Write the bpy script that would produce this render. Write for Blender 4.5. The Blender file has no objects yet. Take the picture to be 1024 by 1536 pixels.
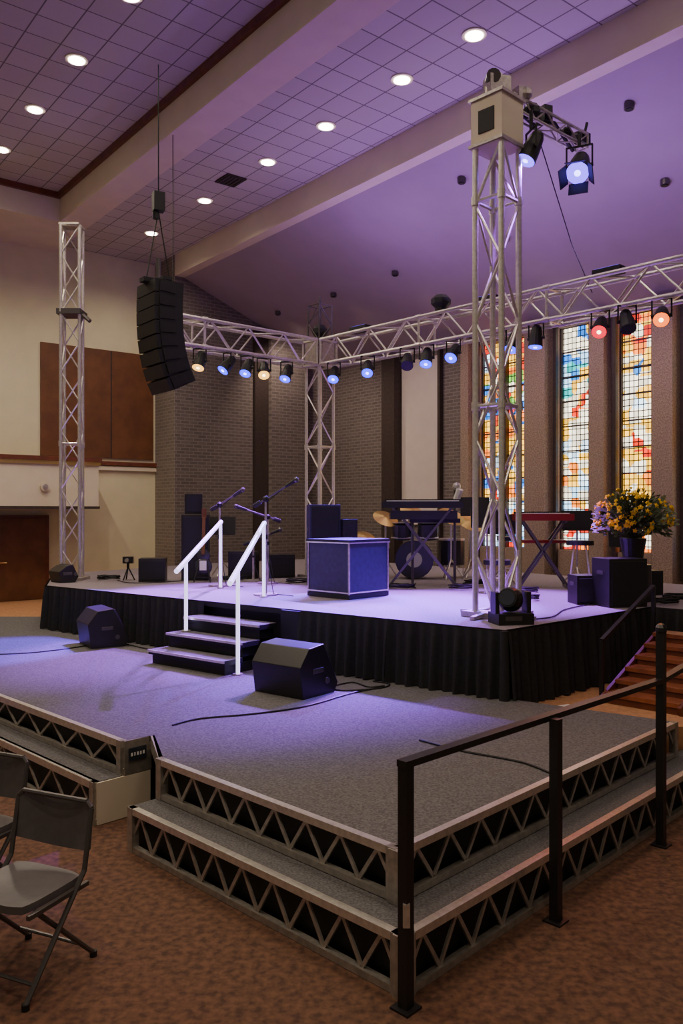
import bpy, math, random
from mathutils import Vector, Matrix
random.seed(7)
V=Vector
# ---------------------------------------------------------------- materials
def mat(name,col,rough=0.6,metal=0.0,emit=None,es=0.0,var=0.0,vscale=20.0,bump=0.0,col2=None,spec=None):
    m=bpy.data.materials.new(name); m.use_nodes=True
    nt=m.node_tree; b=nt.nodes['Principled BSDF']
    b.inputs['Base Color'].default_value=(*col,1); b.inputs['Roughness'].default_value=rough
    b.inputs['Metallic'].default_value=metal
    if spec is not None: b.inputs['Specular IOR Level'].default_value=spec
    if emit: 
        b.inputs['Emission Color'].default_value=(*emit,1); b.inputs['Emission Strength'].default_value=es
    if var>0 or col2 or bump>0:
        tc=nt.nodes.new('ShaderNodeTexCoord'); n=nt.nodes.new('ShaderNodeTexNoise')
        n.inputs['Scale'].default_value=vscale; n.inputs['Detail'].default_value=6
        nt.links.new(tc.outputs['Object'],n.inputs['Vector'])
        r=nt.nodes.new('ShaderNodeValToRGB')
        r.color_ramp.elements[0].position=0.35; r.color_ramp.elements[1].position=0.65
        c0=col2 if col2 else tuple(c*(1-var) for c in col)
        c1=col if col2 else tuple(min(1,c*(1+var)) for c in col)
        r.color_ramp.elements[0].color=(*c0,1); r.color_ramp.elements[1].color=(*c1,1)
        nt.links.new(n.outputs['Fac'],r.inputs['Fac']); nt.links.new(r.outputs['Color'],b.inputs['Base Color'])
        if bump>0:
            bp=nt.nodes.new('ShaderNodeBump'); bp.inputs['Strength'].default_value=bump
            nt.links.new(n.outputs['Fac'],bp.inputs['Height']); nt.links.new(bp.outputs['Normal'],b.inputs['Normal'])
    return m

def grid_mat(name,c1,c2,mortar,bw,rh,msize,axes,rough=0.8,offset=0.5,bump=0.3,extra=0.0):
    m=bpy.data.materials.new(name); m.use_nodes=True
    nt=m.node_tree; b=nt.nodes['Principled BSDF']; b.inputs['Roughness'].default_value=rough
    tc=nt.nodes.new('ShaderNodeTexCoord'); sp=nt.nodes.new('ShaderNodeSeparateXYZ'); cb=nt.nodes.new('ShaderNodeCombineXYZ')
    nt.links.new(tc.outputs['Object'],sp.inputs[0])
    nt.links.new(sp.outputs[axes[0]],cb.inputs[0]); nt.links.new(sp.outputs[axes[1]],cb.inputs[1])
    br=nt.nodes.new('ShaderNodeTexBrick'); br.offset=offset
    br.inputs['Color1'].default_value=(*c1,1); br.inputs['Color2'].default_value=(*c2,1); br.inputs['Mortar'].default_value=(*mortar,1)
    br.inputs['Scale'].default_value=1; br.inputs['Brick Width'].default_value=bw; br.inputs['Row Height'].default_value=rh
    br.inputs['Mortar Size'].default_value=msize
    nt.links.new(cb.outputs[0],br.inputs['Vector']); nt.links.new(br.outputs['Color'],b.inputs['Base Color'])
    bp=nt.nodes.new('ShaderNodeBump'); bp.inputs['Strength'].default_value=bump; bp.invert=True
    nt.links.new(br.outputs['Fac'],bp.inputs['Height']); nt.links.new(bp.outputs['Normal'],b.inputs['Normal'])
    return m

def glass_mat(name,bands,seed=0.0):
    m=bpy.data.materials.new(name); m.use_nodes=True
    nt=m.node_tree; b=nt.nodes['Principled BSDF']; Lk=nt.links.new
    def math_(op,a,bv=None,c=None):
        n=nt.nodes.new('ShaderNodeMath'); n.operation=op
        for i,x in enumerate((a,bv,c)):
            if x is None: continue
            if isinstance(x,(int,float)): n.inputs[i].default_value=x
            else: Lk(x,n.inputs[i])
        return n.outputs[0]
    tc=nt.nodes.new('ShaderNodeTexCoord'); sp=nt.nodes.new('ShaderNodeSeparateXYZ'); cb=nt.nodes.new('ShaderNodeCombineXYZ')
    Lk(tc.outputs['Object'],sp.inputs[0]); Lk(sp.outputs['X'],cb.inputs[0]); Lk(sp.outputs['Z'],cb.inputs[1]); cb.inputs[2].default_value=seed
    vo=nt.nodes.new('ShaderNodeTexVoronoi'); vo.distance='CHEBYCHEV'; vo.inputs['Scale'].default_value=5.0; vo.inputs['Randomness'].default_value=.8
    Lk(cb.outputs[0],vo.inputs['Vector'])
    s2=nt.nodes.new('ShaderNodeSeparateColor'); Lk(vo.outputs['Color'],s2.inputs[0])
    zf=math_('MULTIPLY_ADD',sp.outputs['Z'],1/3.88,-1.5/3.88)
    jit=math_('MULTIPLY_ADD',s2.outputs['Red'],.2,-.1)
    fac=math_('ADD',zf,jit)
    r=nt.nodes.new('ShaderNodeValToRGB'); cr=r.color_ramp; cr.interpolation='CONSTANT'
    cr.elements[0].position=0; cr.elements[0].color=(*bands[0][1],1)
    cr.elements[1].position=bands[1][0]; cr.elements[1].color=(*bands[1][1],1)
    for p,c in bands[2:]:
        e=cr.elements.new(p); e.color=(*c,1)
    Lk(fac,r.inputs['Fac'])
    r2=nt.nodes.new('ShaderNodeValToRGB'); c2=r2.color_ramp; c2.interpolation='CONSTANT'
    c2.elements[0].position=0; c2.elements[0].color=(.7,.02,.0,1); c2.elements[1].position=.08; c2.elements[1].color=(1,.5,.03,1)
    for p,c in [(.45,(1,.9,.68)),(.65,(.65,.85,1)),(.82,(.02,.2,.6)),(.92,(1,.22,.01))]:
        e=c2.elements.new(p); e.color=(*c,1)
    Lk(s2.outputs['Blue'],r2.inputs['Fac'])
    sel=math_('GREATER_THAN',s2.outputs['Green'],.66)
    mx=nt.nodes.new('ShaderNodeMix'); mx.data_type='RGBA'; Lk(sel,mx.inputs[0]); Lk(r.outputs['Color'],mx.inputs[6]); Lk(r2.outputs['Color'],mx.inputs[7])
    br=nt.nodes.new('ShaderNodeTexBrick'); br.offset=.0
    br.inputs['Color1'].default_value=(1,1,1,1); br.inputs['Color2'].default_value=(.45,.45,.45,1); br.inputs['Mortar'].default_value=(0,0,0,1)
    br.inputs['Scale'].default_value=1; br.inputs['Brick Width'].default_value=.085; br.inputs['Row Height'].default_value=.10; br.inputs['Mortar Size'].default_value=.008
    Lk(cb.outputs[0],br.inputs['Vector'])
    mm=nt.nodes.new('ShaderNodeMix'); mm.data_type='RGBA'; mm.blend_type='MULTIPLY'; mm.inputs[0].default_value=1
    Lk(mx.outputs[2],mm.inputs[6]); Lk(br.outputs['Color'],mm.inputs[7])
    b.inputs['Base Color'].default_value=(.02,.02,.02,1); b.inputs['Roughness'].default_value=.3
    Lk(mm.outputs[2],b.inputs['Emission Color']); b.inputs['Emission Strength'].default_value=4.6
    return m

M={}
M['carpet']=mat('brown_carpet',(.155,.070,.038),.95,col2=(.062,.028,.017),vscale=24,bump=.25)
M['chancel']=mat('tan_carpet',(.42,.20,.09),.9,var=.15,vscale=25)
M['grey']=mat('grey_carpet',(.145,.135,.14),.95,col2=(.065,.061,.066),vscale=75,bump=.3)
M['stagetop']=mat('stage_carpet',(.20,.165,.19),.85,var=.22,vscale=50,bump=.1)
M['black']=mat('black_matte',(.006,.006,.007),.6)
M['blackp']=mat('black_powdercoat',(.012,.011,.012),.4,var=.2,vscale=60)
M['cloth']=mat('black_cloth',(.010,.010,.013),.8,var=.3,vscale=30)
M['alu']=mat('aluminium',(.72,.68,.62),.34,.8,var=.10,vscale=30)
M['alud']=mat('aluminium_frame',(.45,.41,.37),.4,.7,var=.15,vscale=25)
M['cream']=mat('cream_paint',(.68,.59,.46),.8,var=.03,vscale=3)
M['creamy']=mat('yellow_cream_paint',(.68,.62,.42),.8,var=.03,vscale=3)
M['white']=mat('white_panel',(.60,.52,.47),.8,var=.03,vscale=4)
M['slope']=mat('ceiling_plaster',(.38,.31,.33),.85,var=.03,vscale=2)
M['wood']=mat('brown_wood',(.16,.058,.02),.5,col2=(.11,.038,.013),vscale=4)
M['trimwood']=mat('trim_wood',(.14,.038,.018),.4,var=.2,vscale=8)
M['redwood']=mat('red_wood',(.24,.07,.03),.35,var=.25,vscale=10)
M['rail']=mat('white_handrail_painted_glow',(.9,.88,.95),.3,emit=(.66,.60,1),es=2.0)  # emission gives the white rails their bright violet-white lit look
M['pier']=mat('tan_aggregate',(.36,.26,.20),.9,col2=(.20,.145,.115),vscale=45,bump=.4)
M['dark']=mat('dark_bronze',(.04,.026,.023),.6,var=.2)
M['tile1']=grid_mat('ceiling_tile_grid',(.54,.50,.45),(.50,.46,.41),(.17,.15,.135),.42,.42,.009,('X','Y'),offset=0,bump=.2)
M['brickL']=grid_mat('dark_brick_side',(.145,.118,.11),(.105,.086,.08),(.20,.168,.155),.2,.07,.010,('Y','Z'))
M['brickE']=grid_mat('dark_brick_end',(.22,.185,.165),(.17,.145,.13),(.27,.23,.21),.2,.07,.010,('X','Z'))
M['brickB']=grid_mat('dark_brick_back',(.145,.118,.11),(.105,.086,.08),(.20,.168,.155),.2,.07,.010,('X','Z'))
Wt=(1,.88,.66); Yl=(1,.52,.03); Or=(1,.19,.005); Rd=(.7,.015,.003); Bl=(.01,.17,.65); Te=(.01,.42,.42); Lb=(.42,.72,1); Gr=(.15,.42,.05)
M['glass1']=glass_mat('stained_glass_1',[(0,Lb),(.12,Wt),(.2,Bl),(.32,Yl),(.42,Or),(.5,Yl),(.6,Bl),(.7,Gr),(.78,Or),(.88,Yl),(.95,Rd)],1.3)
M['glass2']=glass_mat('stained_glass_2',[(0,Rd),(.10,Wt),(.2,Lb),(.3,Wt),(.42,Yl),(.50,Wt),(.64,Or),(.69,Te),(.77,Lb),(.85,Bl),(.92,Wt)],4.1)
M['glass3']=glass_mat('stained_glass_3',[(0,Or),(.10,Wt),(.22,Yl),(.40,Rd),(.44,Yl),(.52,Wt),(.68,Yl),(.76,Wt),(.82,Yl),(.9,Or),(.96,Rd)],7.7)
M['glass4']=glass_mat('stained_glass_4',[(0,Bl),(.15,Wt),(.3,Yl),(.45,Or),(.6,Te),(.75,Yl),(.9,Rd)],9.2)
M['lampw']=mat('downlight_lens',(1,1,1),.4,emit=(1,.9,.75),es=18)
M['grille']=mat('speaker_grille',(.014,.014,.016),.5,0.2,var=.6,vscale=220,bump=.4)
M['navy']=mat('podium_panel',(.022,.019,.055),.55,var=.15)
M['wkey']=mat('ivory_key',(.8,.78,.75),.3)
M['leaf']=mat('leaf',(.09,.12,.05),.6,var=.4,vscale=12)
M['yellow']=mat('yellow_petal',(.98,.60,.01),.5,var=.15)
M['vase']=mat('dark_pot',(.02,.02,.022),.4)
M['red']=mat('red_lacquer',(.22,.012,.012),.35)
M['brass']=mat('brass',(.6,.42,.15),.35,.9)
M['seat']=mat('grey_vinyl',(.11,.10,.105),.4,var=.08)
M['frame']=mat('grey_steel_tube',(.11,.10,.10),.35,.6)
M['label']=mat('display_plate',(.03,.035,.05),.25)
M['drum']=mat('drum_shell',(.03,.03,.04),.25)
M['skin']=mat('drum_head',(.45,.43,.41),.5)
M['paper']=mat('white_paper',(.75,.72,.68),.7)
def lens(name,c,s): M[name]=mat('lens_'+name,(.02,.02,.03),.3,emit=c,es=s)
lens('lblue',(.025,.025,1),4.5); lens('lviolet',(.16,.08,1),4); lens('lwarm',(1,.5,.08),3.0); lens('lred',(1,.01,.004),2.0); lens('lorange',(1,.16,.01),2.8); lens('loff',(.02,.02,.03),0); lens('lcore',(.35,.35,1),9); lens('lcorew',(1,.75,.4),9)

# ---------------------------------------------------------------- mesh builder
class MB:
    def __init__(s): s.v=[]; s.f=[]; s.m=[]; s.mats=[]
    def mi(s,k):
        if k not in s.mats: s.mats.append(k)
        return s.mats.index(k)
    def add(s,vs,fs,k):
        o=len(s.v); s.v+= [V(x) for x in vs]; i=s.mi(k)
        for f in fs: s.f.append([a+o for a in f]); s.m.append(i)
    def obox(s,c,ax,ay,az,k):
        c=V(c);ax=V(ax);ay=V(ay);az=V(az)
        vs=[c+ax*i+ay*j+az*l for l in(-1,1) for j in(-1,1) for i in(-1,1)]
        s.add(vs,[(0,2,3,1),(4,5,7,6),(0,1,5,4),(2,6,7,3),(0,4,6,2),(1,3,7,5)],k)
    def box(s,c,size,k,rz=0):
        a=math.cos(rz);b=math.sin(rz)
        s.obox(c,(a*size[0]/2,b*size[0]/2,0),(-b*size[1]/2,a*size[1]/2,0),(0,0,size[2]/2),k)
    def beam(s,p1,p2,w,h,k,up=(0,0,1)):
        p1=V(p1);p2=V(p2);d=(p2-p1);L=d.length;d.normalize();up=V(up)
        side=d.cross(up)
        if side.length<1e-4: side=d.cross(V((1,0,0)))
        side.normalize(); u=side.cross(d)
        s.obox((p1+p2)/2,d*L/2,side*w/2,u*h/2,k)
    def cyl(s,p1,p2,r,k,r2=None,n=8,cap=True):
        p1=V(p1);p2=V(p2);r2=r if r2 is None else r2
        d=(p2-p1).normalized(); a=d.orthogonal().normalized(); b=d.cross(a)
        vs=[];fs=[]
        for i in range(n):
            t=2*math.pi*i/n; w=a*math.cos(t)+b*math.sin(t)
            vs+=[p1+w*r,p2+w*r2]
        for i in range(n):
            j=(i+1)%n; fs.append((2*i,2*j,2*j+1,2*i+1))
        if cap:
            fs.append([2*i for i in range(n)][::-1]); fs.append([2*i+1 for i in range(n)])
        s.add(vs,fs,k)
    def tube(s,pts,r,k,n=6):
        for a,b in zip(pts[:-1],pts[1:]): s.cyl(a,b,r,k,n=n)
    def prism(s,poly,z0,z1,k,ktop=None):
        n=len(poly); area=sum(poly[i][0]*poly[(i+1)%n][1]-poly[(i+1)%n][0]*poly[i][1] for i in range(n))
        if area<0: poly=poly[::-1]
        vs=[(x,y,z0) for x,y in poly]+[(x,y,z1) for x,y in poly]
        s.add(vs,[tuple(range(n))[::-1]]+[(i,(i+1)%n,(i+1)%n+n,i+n) for i in range(n)],k)
        s.add([(x,y,z1) for x,y in poly],[tuple(range(n))],ktop or k)
    def sph(s,c,r,k,n=8,m=5,sc=(1,1,1)):
        c=V(c);vs=[c+V((0,0,r*sc[2]))];fs=[]
        for j in range(1,m):
            ph=math.pi*j/m
            for i in range(n):
                t=2*math.pi*i/n; vs.append(c+V((r*sc[0]*math.sin(ph)*math.cos(t),r*sc[1]*math.sin(ph)*math.sin(t),r*sc[2]*math.cos(ph))))
        vs.append(c-V((0,0,r*sc[2])))
        for i in range(n): fs.append((0,1+i,1+(i+1)%n))
        for j in range(m-2):
            for i in range(n):
                a=1+j*n+i;b=1+j*n+(i+1)%n; fs.append((a,a+n,b+n,b))
        L=len(vs)-1;o=1+(m-2)*n
        for i in range(n): fs.append((L,o+(i+1)%n,o+i))
        s.add(vs,fs,k)
    def finish(s,name,origin='auto',mw=None,smooth=False,bevel=0):
        me=bpy.data.meshes.new(name)
        if origin=='auto':
            xs=[v.x for v in s.v];ys=[v.y for v in s.v];zs=[v.z for v in s.v]
            o=V(((min(xs)+max(xs))/2,(min(ys)+max(ys))/2,min(zs)))
        else: o=V(origin)
        me.from_pydata([v-o for v in s.v],[],s.f)
        for k in s.mats: me.materials.append(M[k])
        me.polygons.foreach_set('material_index',s.m)
        me.update()
        ob=bpy.data.objects.new(name,me); bpy.context.scene.collection.objects.link(ob)
        if mw is not None: ob.matrix_world=mw
        else: ob.location=o
        if smooth:
            for p in me.polygons: p.use_smooth=True
            try: me.set_sharp_from_angle(angle=math.radians(40))
            except Exception: pass
        if bevel:
            b=ob.modifiers.new('bevel','BEVEL'); b.width=bevel; b.segments=2; b.limit_method='ANGLE'
        return ob

def parent(ch,pa):
    bpy.context.view_layer.update()
    ch.parent=pa; ch.matrix_parent_inverse=pa.matrix_world.inverted()
def spot(name,loc,target,power,color,angle,blend=.5,size=.08,par=None):
    l=bpy.data.lights.new(name,'SPOT'); l.energy=power; l.color=color; l.spot_size=math.radians(angle); l.spot_blend=blend; l.shadow_soft_size=size
    o=bpy.data.objects.new(name,l); o.location=loc
    o.rotation_euler=(V(target)-V(loc)).to_track_quat('-Z','Y').to_euler()
    bpy.context.scene.collection.objects.link(o)
    if par: parent(o,par)
    return o

# ---------------------------------------------------------------- room frame
O=V((-.19,19.3,0)); aP=V((.621,-.784,0)).normalized(); aQ=V((-.784,-.621,0)).normalized()
RM=Matrix.Translation(O)@Matrix.Rotation(math.atan2(-.784,.621),4,'Z')
def RW(p,q,z): return O+aP*p+aQ*q+V((0,0,z))
class RB(MB):
    def rb(s,p0,p1,q0,q1,z0,z1,k): s.box(((p0+p1)/2,-(q0+q1)/2,(z0+z1)/2),(p1-p0,q1-q0,z1-z0),k)
    def done(s,name): return s.finish(name,origin=(0,0,0),mw=RM)

b=MB(); b.box((0,6,-.05),(34,34,.1),'carpet'); b.finish('floor',origin=(0,0,0))
b=MB(); b.prism([(-11,8.6),(-4.6,8.9),(-.8,8.9),(.5,7.35),(2.5,6.42),(3.2,6.5),(8,6.5),(9,10),(1,20),(-3,21),(-13,15)],0.0,.46,'chancel'); b.finish('chancel_floor',origin=(0,0,0))
b=MB(); b.box((1.95,7.08,.466),(.16,.11,.004),'paper',rz=.5); b.finish('paper_sheet')

# walls
b=RB(); b.rb(-.9,0,-.3,4.13,0,7.45,'brickL')
b.rb(0,.22,.95,1.9,.46,6.2,'brickL'); b.rb(0,.1,1.9,2.25,.46,6.2,'dark')
b.done('wall_left_brick')
b=RB(); b.rb(-.9,.0,4.13,4.14,0,7.45,'brickE'); b.done('wall_brick_return')
zt=5.49
b=RB()
b.rb(0,4.45,-.3,0,0,zt,'brickB'); 
wins=[(4.6,5.75),(6.42,7.08),(7.60,8.23),(8.78,9.4)]
z0w,z1w=1.5,5.38
prev=4.45
for a,c in wins:
    b.rb(prev,a,-.3,0,0,zt,'pier'); b.rb(a,c,-.3,0,0,z0w,'pier'); b.rb(a,c,-.3,0,z1w,zt,'pier'); prev=c
b.rb(prev,16,-.3,0,0,zt,'pier')
b.done('wall_back')
b=RB()
for a,c in [(4.3,4.5),(5.85,6.3),(7.2,7.48),(8.33,8.68),(9.5,9.8)]:
    b.rb(a,c,0,.22,.46,zt+.02,'pier')
for a,c in wins:
    b.rb(a-.07,a,0,.06,z0w-.4,zt,'dark'); b.rb(c,c+.07,0,.06,z0w-.4,zt,'dark')
b.done('window_pilasters')
b=RB(); b.rb(2.01,2.42,0,.25,.46,zt,'dark'); b.rb(3.55,3.62,0,.1,.46,zt,'dark'); b.done('trim_5')
b=RB(); b.rb(2.44,3.53,0,.05,1.9,5.35,'white'); b.done('wall_panel')
for i,(a,c) in enumerate(wins):
    b=RB(); b.rb(a,c,-.16,-.12,z0w,z1w,'glass%d'%(i+1))
    b.rb(a,a+.03,-.12,-.06,z0w,z1w,'dark'); b.rb(c-.03,c,-.12,-.06,z0w,z1w,'dark')
    n=9
    for k in range(n+1):
        z=z0w+(z1w-z0w)*k/n; b.rb(a+.03,c-.03,-.12,-.09,max(z-.012,z0w),min(z+.012,z1w),'dark')
    if c-a>1: b.rb((a+c)/2-.05,(a+c)/2+.05,-.12,-.02,z0w,z1w,'dark')
    b.done('window_%d'%(i+1))
b=RB(); b.rb(-1.2,-.9,4.13,18,0,8.2,'creamy'); b.done('wall_left')
# ceiling
b=RB(); b.rb(.86,24,6.8,20,7.8,7.95,'tile1'); b.done('ceiling')
b=RB(); b.rb(-.9,24,4.13,6.3,7.45,7.6,'tile1'); b.done('ceiling_aisle')
b=RB(); 
b.add([(-.05,.05,5.47),(24,.05,5.47),(24,-4.0,7.05),(-.05,-4.0,7.05),(-.05,.05,5.62),(24,.05,5.62),(24,-4.0,7.2),(-.05,-4.0,7.2)],[(0,1,2,3),(7,6,5,4),(0,4,5,1),(2,6,7,3)],'slope'); b.done('ceiling_sloped')
b=RB(); b.rb(-.9,24,6.3,6.8,7.3,7.95,'cream'); b.done('ceiling_beam')
b=RB(); b.rb(0,24,3.88,4.13,7.02,7.6,'cream'); b.done('ceiling_beam')
b=RB(); b.rb(-.9,.86,6.8,18,7.3,7.95,'cream'); b.done('wall_header')
b=RB(); b.rb(.86,.92,6.8,18,7.70,7.8,'trimwood'); b.rb(.92,24,6.8,6.86,7.70,7.8,'trimwood'); b.done('trim_1')
# wall details
b=RB(); b.rb(-.9,-.86,4.2,5.12,3.27,5.49,'wood'); b.rb(-.9,-.86,5.15,6.57,3.27,5.49,'wood'); b.rb(-.9,-.87,5.12,5.15,3.27,5.49,'dark'); b.done('acoustic_panel')
b=RB(); b.rb(-.9,0,5.75,18,2.25,3.12,'cream'); b.rb(-.9,.05,5.70,18,3.12,3.2,'trimwood'); b.rb(-.9,.03,5.72,18,3.05,3.12,'brass')
b.rb(-.9,.02,5.73,18,2.22,2.27,'dark'); b.done('balcony')
b=RB(); b.rb(-.9,-.82,4.14,5.7,3.12,3.2,'trimwood'); b.done('trim_2')
b=RB(); b.rb(-.9,-.84,4.14,5.7,3.02,3.10,'cream'); b.done('trim_3')
b=RB(); b.cyl((0.0,-6.78,2.63),(.04,-6.78,2.63),.09,'cream',n=16); b.cyl((0.04,-6.78,2.63),(.06,-6.78,2.63),.05,'alud',n=12); b.done('wall_emblem')
b=RB()
b.rb(-.9,-.83,6.42,8.5,.46,2.1,'trimwood'); b.rb(-.83,-.8,6.5,7.44,.47,2.03,'wood'); b.rb(-.83,-.8,7.47,8.42,.47,2.03,'wood')
b.cyl((-.8,-7.38,1.2),(-.72,-7.38,1.2),.02,'brass'); b.cyl((-.72,-7.38,1.2),(-.72,-7.25,1.2),.014,'brass')
b.cyl((-.8,-7.53,1.2),(-.72,-7.53,1.2),.02,'brass'); b.cyl((-.72,-7.53,1.2),(-.72,-7.66,1.2),.014,'brass'); b.done('door_1')
# downlights
def downlight(p,q,z,pw=300,ang=130,col=(1,.84,.62)):
    b=MB(); c=RW(p,q,z)
    b.cyl(c-V((0,0,.015)),c+V((0,0,.0)),.14,'cream',n=20); b.cyl(c-V((0,0,.025)),c-V((0,0,.015)),.10,'lampw',n=20)
    o=b.finish('recessed_downlight')
    spot('downlight_lamp',c-V((0,0,.05)),c-V((0,0,3)),pw,col,ang,.8,.1,o)
for p in (.94,3.0,4.94,6.39,7.92,9.1,11,13): downlight(p,5.09,7.45,190 if p<4 else 40,150)
for p in (2.07,3.67,5.26,6.87,8.5,10.1,11.7,13.3): downlight(p,8.13,7.8,420 if p<4 else 120,150)
for p in (4,7,10,13,16): downlight(p,11.5,7.8,340,140)  # unseen extra row, added for ambient light above the camera
b=RB(); b.rb(3.8,4.2,5.0,5.35,7.43,7.45,'dark')
for i in range(5): b.rb(3.83,4.17,5.03+i*.065,5.05+i*.065,7.42,7.43,'frame')
b.done('air_vent')
for p,q,pw in ((1.02,2.27,200),(4.67,2.26,110),(7.37,3.45,40),(9.99,3.47,30),(9.72,2.24,160),(7.1,2.2,160),(2.9,2.25,130)):  # last pair of cans added; all lamps aimed to brighten the back wall
    z=5.49+.39*q-.02
    b=MB(); c=RW(p,q,z); b.cyl(c-V((0,0,.05)),c+V((0,0,.02)),.06,'frame',n=14); b.cyl(c-V((0,0,.06)),c-V((0,0,.05)),.045,'black',n=12); o=b.finish('ceiling_can_light')
    spot('can_lamp',c-V((0,0,.1)),RW(p-(.8 if p<2 else 0),q-2.2,1.9),pw,(1,.78,.60),110,.8,.08,o)

# ---------------------------------------------------------------- platforms
uL=V((-.716,.698,0)).normalized(); uR=V((.698,.716,0)).normalized()
C1=V((.276,3.62,0)); C2=C1+(uL+uR)*.21
def xy(v): return (v.x,v.y)
def fascia(b,A,B,z0,z1,bay=.25,cap=.04):
    A=V((A.x,A.y,0));B=V((B.x,B.y,0));d=(B-A);L=d.length;d.normalize()
    up=V((0,0,1))
    b.beam(A+up*(z1-cap/2),B+up*(z1-cap/2),.045,cap,'alu')
    b.beam(A+up*(z0+.02),B+up*(z0+.02),.04,.035,'alud')
    n=max(1,round(L/bay))
    for i in range(n):
        a=A+d*(L*i/n);m=A+d*(L*(i+.5)/n);c=A+d*(L*(i+1)/n)
        b.beam(a+up*(z0+.035),m+up*(z1-cap),.012,.02,'alud'); b.beam(m+up*(z1-cap),c+up*(z0+.035),.012,.02,'alud')
    for e in (A+d*.03,B-d*.03): b.beam(e+up*z0,e+up*z1,.05,.055,'alud',up=d)
z1,z2=.28,.54
E1=C1+uL*2.27; F1=C1+uR*4.2; E2=C2+uL*2.06; F2=C2+uR*3.3
b=MB()
low=[xy(C1),xy(E1),xy(E1+uR*.24),xy(C1+uR*.24+uL*.24),xy(C1+uR*4.2+uL*.24),xy(F1)]
b.prism(low,z1-.03,z1-.002,'grey')
o=.05
b.prism([xy(C1+(uL+uR)*o),xy(E1-uL*.01+uR*o),xy(E1-uL*.01+uR*.2),xy(C1+(uR+uL)*.2),xy(C1+uR*4.15+uL*.2),xy(C1+uR*4.15+uL*o)],0.002,z1-.03,'black')
fascia(b,C1,E1,0.0,z1); fascia(b,C1,F1,0.0,z1,bay=.27)
b.beam(C1+V((0,0,0)),C1+V((0,0,z1)),.07,.07,'alud',up=uL)
b.finish('platform_step',origin=(0,0,0))
L2=V((-1.54,5.75,0)); L1=L2-uR*.21
b=MB()
deck=[xy(C2),xy(F2),(.50,7.70),(.62,7.95),(-4.0,11.6),(-4.5,12.6),(-7.8,12.6),xy(L2+uL*7),xy(L2),(-1.37,5.90),xy(E2)]
b.prism(deck,z2-.04,z2,'grey')
body=[xy(C2+(uL+uR)*.06),xy(F2-uR*.05+uL*.06),(2.4,6.38),(.42,7.3),(-.9,8.8),(-4.6,8.8),xy(L2+uL*6.8+uR*.06),xy(L2+uR*.06-uL*-.05),(-1.32,5.98),xy(E2+uR*.06-uL*.02)]
b.prism(body,0.003,z2-.04,'black')
fascia(b,C2,E2,z1,z2+.004); fascia(b,C2,F2,z1,z2+.004,bay=.27)
b.beam(C2+V((0,0,z1)),C2+V((0,0,z2)),.07,.07,'alud',up=uL)
b.beam(V((-1.19,5.36,z2-.05)),V((-1.37,5.9,z2-.05)),.03,.1,'alud')
fascia(b,L2,L2+uL*6.9,.30,z2+.004,bay=.42,cap=.05)
b.beam(V(L2)+V((0,0,.42)),V(L2+uR*.22)+V((0,0,.42)),.03,.24,'alud')
b.finish('stage_deck',origin=(0,0,0))
b=MB()
b.prism([xy(L1),xy(L1+uL*6.9),xy(L1+uL*6.9+uR*.2),xy(L1+uR*.2)],.27,.30,'grey')
b.prism([xy(L1+uL*.04+uR*.05),xy(L1+uL*6.9+uR*.05),xy(L1+uL*6.9+uR*.19),xy(L1+uL*.04+uR*.19)],.003,.27,'black')
fascia(b,L1,L1+uL*6.9,0,.30,bay=.42,cap=.05)
b.beam(V(L1)+V((0,0,.15)),V(L1+uR*.42)+V((0,0,.15)),.03,.29,'cream')
b.finish('platform_step',origin=(0,0,0))
b=MB()
n=-uL
c=L2+uR*.1+n*.02+V((0,0,.44))
b.obox(c,uR*.07,n*.006,V((0,0,.045)),'label')
for i,(w) in enumerate((.012,.008,.012,.01,.012)): b.obox(c+uR*(-.05+.024*i)+n*.008,uR*w*.6,n*.001,V((0,0,.012)),'wkey')
b.finish('display_label')

# main stage
F=V((1.41,7.03,0)); sL=V((-.79,.613,0)).normalized(); nF=V((-.613,-.79,0)).normalized()
SL=F+sL*6.96; SR=V((3.32,8.76,0)); SR2=V((4.9,7.3,0))
zs=1.14
poly=[xy(F),xy(SR),xy(SR2),(6.4,9.4),xy(RW(.9,.9,0)),xy(RW(.9,3.9,0)),(-4.7,13.3),xy(SL)]
b=MB(); b.prism(poly,zs-.06,zs,'black','stagetop')
ctr=V((0.3,11.5,0))
b.prism([xy(V((x,y,0))+(ctr-V((x,y,0))).normalized()*.12) for x,y in poly],.55,zs-.06,'black')
b.finish('main_stage',origin=(0,0,0))
def skirt(b,A,B,z0,z1,k='cloth'):
    A=V(A);B=V(B);L=(B-A).length;d=(B-A).normalized();nn=V((d.y,-d.x,0))
    if nn.y>0 and abs(nn.y)>.1: nn=-nn
    N=int(L/.014);vs=[];fs=[]
    ph=random.random()*6
    rows=[(z1,.25),(z1-.07,.5),(z1-.12,.9),((z0+z1)/2,1.2),(z0,1.7)]
    for i in range(N+1):
        s=L*i/N
        wv=math.sin(s*2*math.pi/.12+ph+1.4*math.sin(s*3.1))*.020+math.sin(s*2*math.pi/.27+2*ph)*.012
        for z,am in rows: vs.append(A+d*s+nn*(.03+wv*am+(z1-z)*.05)+V((0,0,z)))
    r=len(rows)
    for i in range(N):
        for j in range(r-1):
            a=i*r+j; fs.append((a,a+1,a+r+1,a+r))
    b.add(vs,fs,k)
b=MB()
skirt(b,F,F+sL*1.2,.47,zs-.01); skirt(b,F+sL*1.2,F+sL*2.31,.55,zs-.01)
b.beam(F+sL*2.31+nF*.03+V((0,0,.84)),F+sL*2.56+nF*.03+V((0,0,.84)),.03,.58,'black')
skirt(b,F+sL*3.75,SL,.55,zs-.01); skirt(b,F,SR,.47,zs-.01); skirt(b,SR,SR2,.47,zs-.01)
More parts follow.
